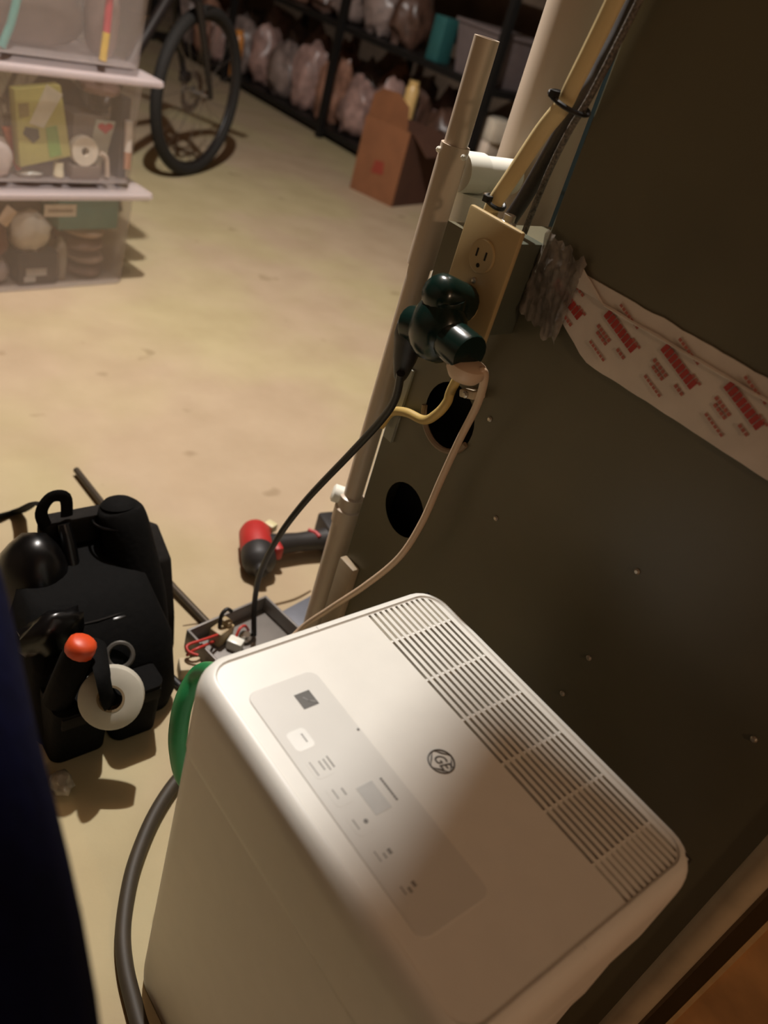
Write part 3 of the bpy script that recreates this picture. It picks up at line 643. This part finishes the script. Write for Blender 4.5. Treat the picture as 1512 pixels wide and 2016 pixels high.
def bblob(name, px0, py0, px1, py1, dep, th, c, lab, cat, seed=1, amp=.25, rough=.5, group=None, zmin=None, zr=None):
    s0, z1 = bpx(px0, py0, dep); s1, z0 = bpx(px1, py1, dep)
    if zmin is not None: z0 = zmin
    s1 = min(s1, .345)
    q = MB(); h = z1-z0; q.blob(BP((s0+s1)/2, dep+th/2, z0+h*.45), (s1-s0, th, h), seed, amp, 2.4, 3, Rb)
    zb = min(v.z for v in q.v)
    if zmin is not None:
        for v in q.v: v.z += (zmin-zb)
    if zr is not None:          # rest it exactly between two heights
        zt_ = max(v.z for v in q.v); zb = min(v.z for v in q.v)
        for v in q.v: v.z = zr[0]+(v.z-zb)*(zr[1]-zr[0])/(zt_-zb)
    return q.build(name, mat('c_%d_%d_%d' % c, c, rough, var=.12, scale=25), smooth=70, label=lab, cat=cat, group=group)
# lowest bin
f0 = .007
bbox('teal_box', 118, 388, 262, 450, .035, .10, (92, 140, 132), 'teal box at the top of the lowest storage bin', 'box')
for j, (yy, c) in enumerate(((456, (196, 164, 142)), (482, (150, 120, 108)), (507, (172, 146, 132)), (532, (132, 104, 94)))):
    bblob('folded_cloth', 146-4*(j % 2), yy+2, 256+2*(j % 2), yy+24, .035, .17, c, '%s folded cloth in the pile inside the lowest storage bin' % ('tan', 'dull rose', 'pale beige', 'dark brown')[j], 'cloth', j+2, .12, .9, 'folded cloths in the lowest bin', zr=(.0065+.0368*(3-j), .0065+.0368*(4-j)))
bblob('white_bag', 34, 425, 110, 505, .03, .08, (226, 216, 202), 'crumpled white bag in the lowest storage bin', 'bag', 3, .22, zr=(.0945, .198))
bk = bbox('black_case', 38, 500, 112, 574, .03, .08, (46, 44, 44), 'black case with pale labels in the lowest storage bin', 'case', zmin=f0)
for (a, b_, c_, d_) in ((52, 530, 92, 542), (48, 546, 70, 555)):
    s0, z1 = bpx(a, b_, .029); s1, z0 = bpx(c_, d_, .029); MB().box(BP((s0+s1)/2, .0295, (z0+z1)/2), (s1-s0, .001, z1-z0), Rb).build('case_label', mat('case_label', (170, 164, 156), .6), bk, smooth=0)
bblob('pale_pouch', 116, 470, 134, 572, .04, .04, (168, 156, 144), 'narrow pale pouch standing beside the black case', 'pouch', 6, .15, zmin=f0)
bblob('maroon_cloth', -34, 445, 28, 520, .04, .10, (112, 72, 66), 'maroon cloth in the lowest storage bin', 'cloth', 8, .2, .9, zr=(.079, .1715))
bblob('lilac_bag', -40, 515, 29, 575, .035, .10, (178, 166, 168), 'pale lilac bag at the bottom of the lowest storage bin', 'bag', 11, .2, zr=(f0, .080))
s0, z0 = bpx(5, 442, .02); s1, z1 = bpx(26, 412, .02)
q = MB(); q.tube([BP(s0, .025, z0), BP(s1, .025, z1)], .014, n=14); q.build('cream_roll', mat('cream_roll', (224, 196, 170), .6), bevel=0, smooth=50, label='small cream roll near the top of the lowest storage bin', cat='roll')
bbox('grey_binder', 20, 392, 96, 440, .14, .08, (104, 96, 98), 'dark grey binder behind the white bag', 'binder', zmin=f0)
# middle bin
fm = Z1+.0085
q = MB(); cs = [bpx(x, y, .022) for x, y in ((28, 176), (120, 168), (140, 308), (40, 330))]
yp = MB().prism([BP(s, .022, z) for s, z in cs], bn*.03).build('yellow_package', mat('package_yellow', (206, 200, 120), .55, var=.15, scale=14), bevel=.002, label='yellow green package with a white strip in the middle storage bin', cat='package')
def patch(nm, pts, dep, c, par, th=.001):
    MB().prism([BP(*(lambda w: (w[0], dep, w[1]))(bpx(x, y, dep))) for x, y in pts], bn*th).build(nm, mat('p_'+nm+'%d' % c[0], c, .6), par, smooth=0)
patch('white_strip', ((92, 166), (124, 186), (86, 252), (58, 243)), .0205, (232, 226, 208), yp)
patch('green_patch', ((90, 252), (112, 247), (122, 305), (98, 311)), .0205, (140, 176, 92), yp)
patch('dark_knot', ((50, 250), (76, 254), (78, 272), (66, 282), (46, 264)), .0200, (84, 82, 72), yp)
patch('brown_spot', ((36, 205), (56, 203), (58, 228), (38, 232)), .0205, (160, 146, 96), yp)
MB().prism([BP(s, .058, z) for s, z in (bpx(x, y, .058) for x, y in ((6, 252), (32, 250), (42, 335), (34, 336)))], bn*.012).build('orange_folder', mat('folder_orange', (204, 104, 66), .6), bevel=.001, label='orange folder edge beside the yellow package', cat='folder')
bblob('white_sack', -40, 268, 30, 366, .016, .034, (214, 198, 192), 'crumpled white sack at the bottom of the middle storage bin', 'bag', 12, .18, zmin=fm)
bblob('brown_sack', -40, 160, 18, 262, .085, .08, (190, 176, 158), 'pale brown sack leaning in the middle storage bin', 'bag', 13, .18, zr=(fm, .505))
bblob('foil_wrapper', 40, 338, 88, 364, .024, .026, (190, 186, 176), 'crumpled silver wrapper under the yellow package', 'wrapper', 15, .35, .3, zmin=fm)
s0, z0 = bpx(170, 300, .02)
q = MB(); q.lathe(BP(s0, .035, z0), -bn, [(.011, -.012), (.036, -.012), (.037, -.010), (.037, .010), (.036, .012), (.011, .012), (.011, -.012)], n=32, caps=False); q.build('white_tape_ring', mat('ring_white', (238, 226, 208), .5), smooth=40, label='white tape ring standing in the middle storage bin', cat='tape roll')
tg = MB().prism([BP(s, .0485, z) for s, z in (bpx(x, y, .0485) for x, y in ((190, 236), (228, 240), (214, 290), (190, 344), (168, 344), (182, 276)))], bn*.004).build('heart_tag', mat('tag_grey', (186, 184, 168), .6), bevel=.001, label='grey white tag with a red heart in the middle storage bin', cat='tag')
hx = []
for k in range(24):
    t_ = 2*math.pi*k/24; hx.append((208+.95*16*math.sin(t_)**3, 252-.75*(13*math.cos(t_)-5*math.cos(2*t_)-2*math.cos(3*t_)-math.cos(4*t_))))
patch('heart', hx, .0473, (200, 58, 72), tg)
pn = thing('marker_pen', 'white marker pen with an orange end at the bin corner', 'pen', BP(*(lambda w: (w[0], .02, w[1]))(bpx(258, 335, .02))))
w0 = bpx(257, 240, .018); w1 = bpx(254, 300, .018); w2 = bpx(252, 333, .018)
q = MB(); q.tube([BP(w0[0], .0242, w0[1]), BP(w1[0], .0242, w1[1])], .0105, n=14); q.build('barrel', mat('pen_white', (240, 228, 218), .4), pn, smooth=50)
q = MB(); q.tube([BP(w1[0], .0242, w1[1]), BP(w2[0], .0242, w2[1]-.0)], [.0105, .0095], n=14); q.build('end', mat('pen_orange', (206, 150, 120), .4), pn, smooth=50)
w0 = bpx(118, 318, .028); q = MB(); q.lathe(BP(w0[0], .034, fm), (0, 0, 1), [(.010, 0), (.0135, .002), (.0135, .012), (.012, .014), (.012, .036)], n=16); q.build('cream_tube', mat('tube_cream', (224, 212, 180), .4), smooth=50, label='small cream tube standing below the yellow package', cat='tube')
q = MB(); q.tube([BP(bpx(212, 360, .02)[0], .025, fm+.006), BP(bpx(213, 335, .02)[0], .025, bpx(213, 335, .02)[1]), BP(bpx(211, 312, .02)[0], .025, bpx(211, 312, .02)[1]), BP(bpx(200, 303, .02)[0], .025, bpx(200, 303, .02)[1])], .0062, n=10, smooth=5); q.build('bent_tube', mat('tube_beige', (208, 188, 168), .5), smooth=60, label='bent beige tube beside the white tape ring', cat='tube')
bbox('dark_binder', 244, 193, 276, 362, .0345, .06, (72, 68, 70), 'tall dark binder at the end of the middle storage bin', 'binder', zmin=fm, smax=.364)
bbox('low_carton', 143, 327, 197, 362, .02, .028, (122, 106, 96), 'low brown carton under the white tape ring', 'carton', zmin=fm)
bbox('grey_carton', 146, 225, 198, 362, .0535, .08, (126, 112, 102), 'plain grey brown carton behind the white tape ring', 'carton', zmin=fm)
bblob('rose_cloth', 180, 160, 276, 196, .03, .085, (168, 138, 132), 'dusty rose cloth near the top of the middle storage bin', 'cloth', 16, .2, .9, zr=(.4955, .533))
bblob('indigo_cloth', 60, 150, 190, 225, .155, .10, (86, 82, 92), 'dark indigo cloth behind the yellow package', 'cloth', 17, .12, .9, zr=(fm, .512))
# top bin
ft = Z2+.0085
def stick(nm, lab, segs):
    rt = thing(nm, lab, 'stick', BP(bpx(*segs[-1][0][:2], .02)[0], .02, ft))
    for (a, b_, c, pname) in segs:
        w0 = bpx(*a, .02); w1 = bpx(*b_, .02); q = MB(); q.tube([BP(w0[0], .023, w0[1]), BP(w1[0], .023, max(w1[1], ft+.001))], .0095, n=12); q.build(pname, mat('s_%d_%d' % c[:2], c, .4), rt, smooth=50)
stick('red_yellow_stick', 'red stick with a yellow lower half in the top storage bin', [((219, -25), (211, 64), (196, 44, 62), 'red_half'), ((211, 64), (203, 128), (226, 184, 40), 'yellow_half')])
stick('teal_stick', 'thin teal stick leaning in the top storage bin', [((42, -30), (22, 50), (84, 156, 146), 'upper_half'), ((22, 50), (4, 100), (84, 156, 146), 'lower_half')])
bblob('grey_blanket', -60, -60, 190, 140, .06, .16, (124, 108, 98), 'grey brown blanket filling the top storage bin', 'blanket', 21, .1, .95, zmin=ft)
bblob('pale_blanket', 205, -50, 285, 138, .05, .12, (172, 150, 142), 'pale rose blanket at the end of the top storage bin', 'blanket', 22, .1, .95, zmin=ft)

# ------------------------------------------------------------------ bicycle
m_tyre = mat('tyre_black', (30, 26, 22), .8, var=.2, scale=80)
m_fr = mat('bike_frame_black', (34, 28, 26), .4)
m_met = mat('bike_metal', (150, 140, 130), .3, metal=.8)
hub = Vector((1.800, 3.270, .318)); ba = math.radians(31); bu = Vector((-math.cos(ba), -math.sin(ba), 0)); bw = Vector((-bu.y, bu.x, 0))
def BK(u, w, z): v = hub + bu*u + bw*w; return Vector((v.x, v.y, z))
bk = thing('bicycle', 'black bicycle standing behind the stack of clear bins', 'bicycle', Vector((BK(.5, 0, 0).x, BK(.5, 0, 0).y, 0)))
def wheel(u):
    R_ = .296
    q = MB(); q.tube([BK(u+math.cos(a)*R_, 0, .318+math.sin(a)*R_) for a in (2*math.pi*k/48 for k in range(48))], .0235, n=12, closed=True); ty = q.build('tyre', m_tyre, bk, smooth=60)
    q = MB(); q.tube([BK(u+math.cos(a)*(R_-.024), 0, .318+math.sin(a)*(R_-.024)) for a in (2*math.pi*k/48 for k in range(48))], .0085, n=8, closed=True); q.build('rim', m_fr, ty, smooth=60)
    q = MB(); q.lathe(BK(u, -.05, .318), bw, [(.008, 0), (.008, .02), (.024, .021), (.024, .026), (.012, .03), (.012, .07), (.024, .074), (.024, .079), (.008, .08), (.008, .10)], n=16); q.build('hub', m_met, bk, smooth=50)
    for k in range(24):
        a = 2*math.pi*k/24; s_ = (-.024, .024)[k % 2]; a2 = a + (.5 if k % 4 < 2 else -.5)
        MB().tube([BK(u+math.cos(a2)*.022, s_, .318+math.sin(a2)*.022), BK(u+math.cos(a)*(R_-.03), 0, .318+math.sin(a)*(R_-.03))], .0012, n=4).build('spoke', m_met, bk, smooth=0)
wheel(0); wheel(1.02)
MB().lathe(BK(0, -.032, .318), bw, [(.05, 0), (.08, 0), (.08, .002), (.05, .002), (.05, 0)], n=32, caps=False).build('brake_disc', m_met, bk, smooth=40)
MB().box(BK(.055, -.035, .375), (.05, .03, .04), Matrix.Rotation(math.atan2(bu.y, bu.x), 3, 'Z')).build('brake_caliper', m_fr, bk, bevel=.005)
cro = (.185, .70)
for s_ in (-.058, .058):
    MB().tube([BK(0, s_, .318), BK(.02, s_, .36), BK(.10, s_, .52), BK(cro[0]-.02, s_*.85, .66)], [.009, .011, .014, .016], n=10, smooth=4).build('fork_leg', m_fr, bk, smooth=60)
MB().tube([BK(cro[0]-.02, -.055, .66), BK(cro[0]-.01, 0, .672), BK(cro[0]-.02, .055, .66)], .02, n=10).build('fork_crown', m_fr, bk, smooth=60)
MB().tube([BK(.175, 0, .67), BK(.245, 0, .86)], .02, n=12).build('head_tube', m_fr, bk, smooth=60)
for nm, a, b_, r in (('down_tube', (.20, .73), (.62, .29), .019), ('top_tube', (.235, .83), (.78, .76), .016), ('seat_tube', (.62, .29), (.80, .82), .016)):
    MB().tube([BK(a[0], 0, a[1]), BK(b_[0], 0, b_[1])], r, n=12).build(nm, m_fr, bk, smooth=60)
for s_ in (-.05, .05):
    MB().tube([BK(.62, s_*.5, .29), BK(1.02, s_*1.15, .318)], .009, n=8).build('chain_stay', m_fr, bk, smooth=60)
    MB().tube([BK(.78, s_*.4, .76), BK(1.02, s_*1.15, .318)], .008, n=8).build('seat_stay', m_fr, bk, smooth=60)
MB().tube([BK(.80, 0, .82), BK(.82, 0, .90)], .012, n=10).build('seat_post', m_met, bk, smooth=60)
MB().blob(BK(.84, 0, .925), (.26, .13, .06), 2, .05, 1.2, 3, Matrix.Rotation(math.atan2(bu.y, bu.x), 3, 'Z')).build('saddle', m_tyre, bk, smooth=60)
MB().tube([BK(.245, 0, .86), BK(.26, 0, .93), BK(.20, 0, .96)], .014, n=10, smooth=3).build('stem', m_fr, bk, smooth=60)
MB().tube([BK(.25, -.29, .98), BK(.22, -.15, .965), BK(.20, 0, .96), BK(.22, .15, .965), BK(.25, .29, .98)], .012, n=10, smooth=4).build('handlebar', m_fr, bk, smooth=60)
for s_ in (-1, 1):
    MB().tube([BK(.25, s_*.29, .98), BK(.265, s_*.20, .975)], .017, n=10).build('grip', m_tyre, bk, smooth=60)
    MB().box(BK(.62+s_*.17, s_*.11, .29), (.09, .07, .02), Matrix.Rotation(math.atan2(bu.y, bu.x), 3, 'Z')).build('pedal', m_tyre, bk, bevel=.004)
    MB().tube([BK(.62, s_*.06, .29), BK(.62+s_*.17, s_*.075, .29)], .009, n=8).build('crank_arm', m_met, bk, smooth=60)
MB().lathe(BK(.62, -.06, .29), bw, [(.095, 0), (.097, .002), (.095, .004)], n=32).build('chainring', m_fr, bk, smooth=50)
MB().tube([BK(.66, .05, .30), BK(.70, .16, .008)], .008, n=8).build('kickstand', m_fr, bk, smooth=60)
for pts in ([BK(.20, -.2, .95), BK(.05, -.16, .85), BK(.06, -.10, .65), BK(.02, -.065, .42), BK(.03, -.06, .33)], [BK(.20, .1, .95), BK(.05, .08, .8), BK(.12, .06, .69)]):
    MB().tube(pts, .0035, n=6, smooth=5).build('brake_cable', m_blk, bk, smooth=60)

# ------------------------------------------------------------------ shelving and clutter
m_sh = mat('shelf_black', (30, 27, 25), .5, metal=.3)
SX0, SX1, SY0, SY1 = 3.10, 3.62, 2.93, 6.4
sf = thing('shelving_unit', 'long black metal shelving unit along the basement wall', 'shelf', ((SX0+SX1)/2, 4.6, 0))
for zz in (.06, .59, 1.15): MB().bb(SX0, SX1, SY0, SY1, zz-.03, zz).build('shelf_board', m_sh, sf, smooth=0)
for yy in (2.95, 4.16, 5.3, 6.38):
    for xx in (SX0-.012, SX1+.012): MB().bb(xx-.018, xx+.018, yy-.018, yy+.018, 0, 1.7).build('post', m_sh, sf, smooth=0)
kinds = [('plastic_bag', 'mauve', (172, 138, 128)), ('plastic_bag', 'pinkish brown', (170, 124, 102)), ('plastic_bag', 'dusty grey', (146, 126, 118)), ('plastic_bag', 'cream', (196, 166, 132)), ('plastic_bag', 'dark brown', (92, 66, 54)), ('plastic_bag', 'burnt orange', (196, 116, 64))]
rnd = random.Random(11)
def clutter(y, x, z, w, d, h, k, seed, lev):
    nm, cw, c = kinds[k]
    q = MB(); q.blob((x, y, z+h*.45), (d, w, h), seed, .34, 2.6, 3)
    zb = min(v.z for v in q.v)
    for v in q.v: v.z += z-zb
    q.build(nm, mat('bagc_%d' % k, c, .35, var=.45, scale=18, bump=.3), smooth=60, label='%s crumpled plastic bag %s on the %s black shelf' % (cw, 'in the front row' if x < SX0+.3 else 'behind the front row', lev), cat='plastic bag', group='%s bags in the %s row of the %s shelf' % (cw, 'front' if x < SX0+.3 else 'back', lev))
y = 3.2; sd = 30
while y < 6.2:
    w = rnd.uniform(.20, .34); k = rnd.choice([0, 0, 1, 1, 2, 3, 2, 4])
    if 3.0 < y < 3.14: k = 2
    h = rnd.uniform(.29, .41)
    clutter(y+w/2, SX0+.14+rnd.uniform(-.01, .01), .061, w*.84, .20, h, k, sd, 'lower')
    k2 = rnd.choice([0, 1, 3, 2, 5])
    if y > 3.2: clutter(y+w/2, SX0+.37, .061, w*.79, .18, rnd.uniform(.37, .42), k2, sd+1, 'lower')
    if y > 3.5: clutter(y+w/2, SX0+.16, .591, w*.84, .24, rnd.uniform(.18, .34), rnd.choice([1, 4, 2, 0, 4]), sd+2, 'upper')
    y += w*.98; sd += 3
# bright small items
for i, (px, py, c, nm, lab, cat, X) in enumerate(((472, 66, (214, 140, 66), 'orange_jar', 'small orange jar in front of the far lower bags', 'jar', 3.085), (815, 168, (226, 186, 120), 'amber_jar', 'small amber jar among the bags near the cardboard box', 'jar', 3.085))):
    p = onX(px, py, X-.0)
    q = MB(); q.lathe((X, p.y, .061), (0, 0, 1), [(.03, 0), (.035, .005), (.035, p.z-.02-.061), (.025, p.z-.061), (.027, p.z-.061), (.027, p.z+.02-.061)], n=16); q.build(nm, mat(nm, c, .3), smooth=50, label=lab, cat=cat)
# clear tub and teal carton on upper level
p = onX(870, 35, 3.16)
MB().box((3.20, p.y, .591+.10), (.10, .08, .20), Rz(6)).build('teal_carton', mat('teal_carton', (44, 92, 90), .5), bevel=.004, label='small teal carton on the upper shelf', cat='carton')
q = MB(); q.rings([[Vector((3.12+e, 2.98+e, z)), Vector((3.5-e, 2.98+e, z)), Vector((3.5-e, 3.30-e, z)), Vector((3.12+e, 3.30-e, z))] for e, z in ((.03, .592), (0, .80), (-.01, .80), (-.01, .815))]); q.build('grey_tub', mat('tub_grey', (120, 106, 104), .4, alpha=.8), smooth=30, label='hazy grey plastic tub at the end of the upper shelf', cat='tub')
# white packs at shelf end
for j, (z0, h, w, rz) in enumerate(((.061, .12, .26, 4), (.182, .10, .20, -6), (.283, .085, .19, 9), (.369, .10, .22, -3))):
    c = ((196, 158, 124), (132, 104, 92), (214, 196, 178), (206, 192, 172))[j]
    MB().box((3.20+.01*j, 3.04-.012*j, z0+h/2), (.16, w, h), Rz(rz)).build('stacked_pack', mat('pack%d' % j, c, .6, var=.25, scale=20), bevel=.008, label='%s pack in the pile at the end of the lower shelf' % ('tan', 'brown', 'off white', 'cream')[j], cat='pack', group='packs piled at the shelf end')
# dark teal cabinet beyond
cb = thing('steel_cabinet', 'dark teal steel cabinet standing past the shelving end', 'cabinet', (3.5, 2.38, 0))
m_tl = mat('cabinet_teal', (18, 34, 36), .5, var=.1)
MB().bb(3.26, 3.75, 1.9, 2.86, .05, 1.7).build('cabinet_body', m_tl, cb, bevel=.004)
for y0, y1 in ((1.91, 2.376), (2.384, 2.85)):
    d_ = MB().bb(3.242, 3.26, y0, y1, .30, 1.68).build('cabinet_door', m_tl, cb, bevel=.003)
    MB().bb(3.225, 3.242, (2.34 if y0 < 2 else 2.41), (2.35 if y0 < 2 else 2.42), .9, 1.02).build('handle', m_screw, d_, bevel=.002)
MB().bb(3.27, 3.74, 1.91, 2.85, 0, .05).build('plinth', m_blk, cb, smooth=0)

# ------------------------------------------------------------------ cardboard box
m_cb = mat('cardboard', (134, 86, 54), .85, var=.15, scale=12)
m_cb_shade = mat('cardboard_shade', (84, 52, 36), .85, var=.15, scale=12)  # darker copy of the cardboard, shade put into the colour
cx0 = onZ(770, 408, 0); RB = 16
bxo = thing('cardboard_box', 'open brown cardboard box on the floor in front of the shelving', 'box', (cx0.x+.13, cx0.y+.16, 0))
ex = Vector((math.cos(math.radians(RB)), math.sin(math.radians(RB)), 0)); ey = Vector((-ex.y, ex.x, 0)); Rk = Rz(RB)
Wx, Wy, Hh = .30, .26, .34
def cbp(a, b_, z): v = cx0 + ex*a + ey*b_; return Vector((v.x, v.y, z))
MB().box(cbp(.003, Wy/2, Hh/2+.0), (.006, Wy, Hh), Rk).build('side_panel', m_cb, bxo, smooth=0)
MB().box(cbp(Wx-.003, Wy/2, Hh/2), (.006, Wy, Hh), Rk).build('side_panel', m_cb_shade, bxo, smooth=0)
MB().box(cbp(Wx/2, .003, Hh/2), (Wx-.012, .006, Hh), Rk).build('end_panel', m_cb_shade, bxo, smooth=0)
MB().box(cbp(Wx/2, Wy-.003, Hh/2), (Wx-.012, .006, Hh), Rk).build('end_panel', m_cb_shade, bxo, smooth=0)
MB().box(cbp(Wx/2, Wy/2, .004), (Wx-.012, Wy-.012, .006), Rk).build('bottom_panel', m_cb_shade, bxo, smooth=0)
fl = [cbp(.0, .02, Hh), cbp(.0, Wy-.01, Hh), cbp(-.02, Wy-.03, Hh+.10), cbp(-.03, Wy-.08, Hh+.135), cbp(-.03, .09, Hh+.14), cbp(-.02, .03, Hh+.10)]
MB().prism(fl, ex*.005).build('flap', m_cb, bxo, smooth=0)
MB().prism([cbp(.02, 0, Hh), cbp(Wx-.02, 0, Hh), cbp(Wx-.03, -.10, Hh-.08), cbp(.03, -.10, Hh-.08)], Vector((0, 0, .005))).build('flap', m_cb_shade, bxo, smooth=0)
MB().prism([cbp(-.001, .09, .12), cbp(-.001, .16, .11), cbp(-.001, .15, .17), cbp(-.001, .10, .175)], ex*-.001).build('red_print', mat('box_print', (140, 56, 38), .8), bxo, smooth=0)

# ------------------------------------------------------------------ person (trouser leg beside the camera)
m_navy = mat('navy_cloth', (9, 11, 40), .95, var=.3, scale=90, bump=.3, spec=.08)
ps = thing('person', 'person in dark navy trousers crouching at the edge of the view', 'person', (-.05, .30, 0))
q = MB(); q.tube([(-.22, -.28, .42), (-.118, -.08, .49), (-.017, .12, .575), (.017, .28, .645), (.034, .378, .668), (.018, .412, .60), (-.01, .385, .43), (-.03, .335, .26), (-.045, .31, .10), (-.045, .307, .075)],
                 [.105, .102, .094, .084, .076, .072, .068, .062, .056, .055], n=24, smooth=7); q.build('leg', m_navy, ps, smooth=80)
q = MB(); q.tube([(-.05, .27, .045), (-.045, .325, .055), (-.04, .395, .045), (-.035, .465, .033), (-.033, .50, .030)], [.034, .048, .043, .040, .026], n=16, smooth=5)
for v in q.v: v.z = max(v.z, .004)
q.build('shoe', m_blk, ps, smooth=60)
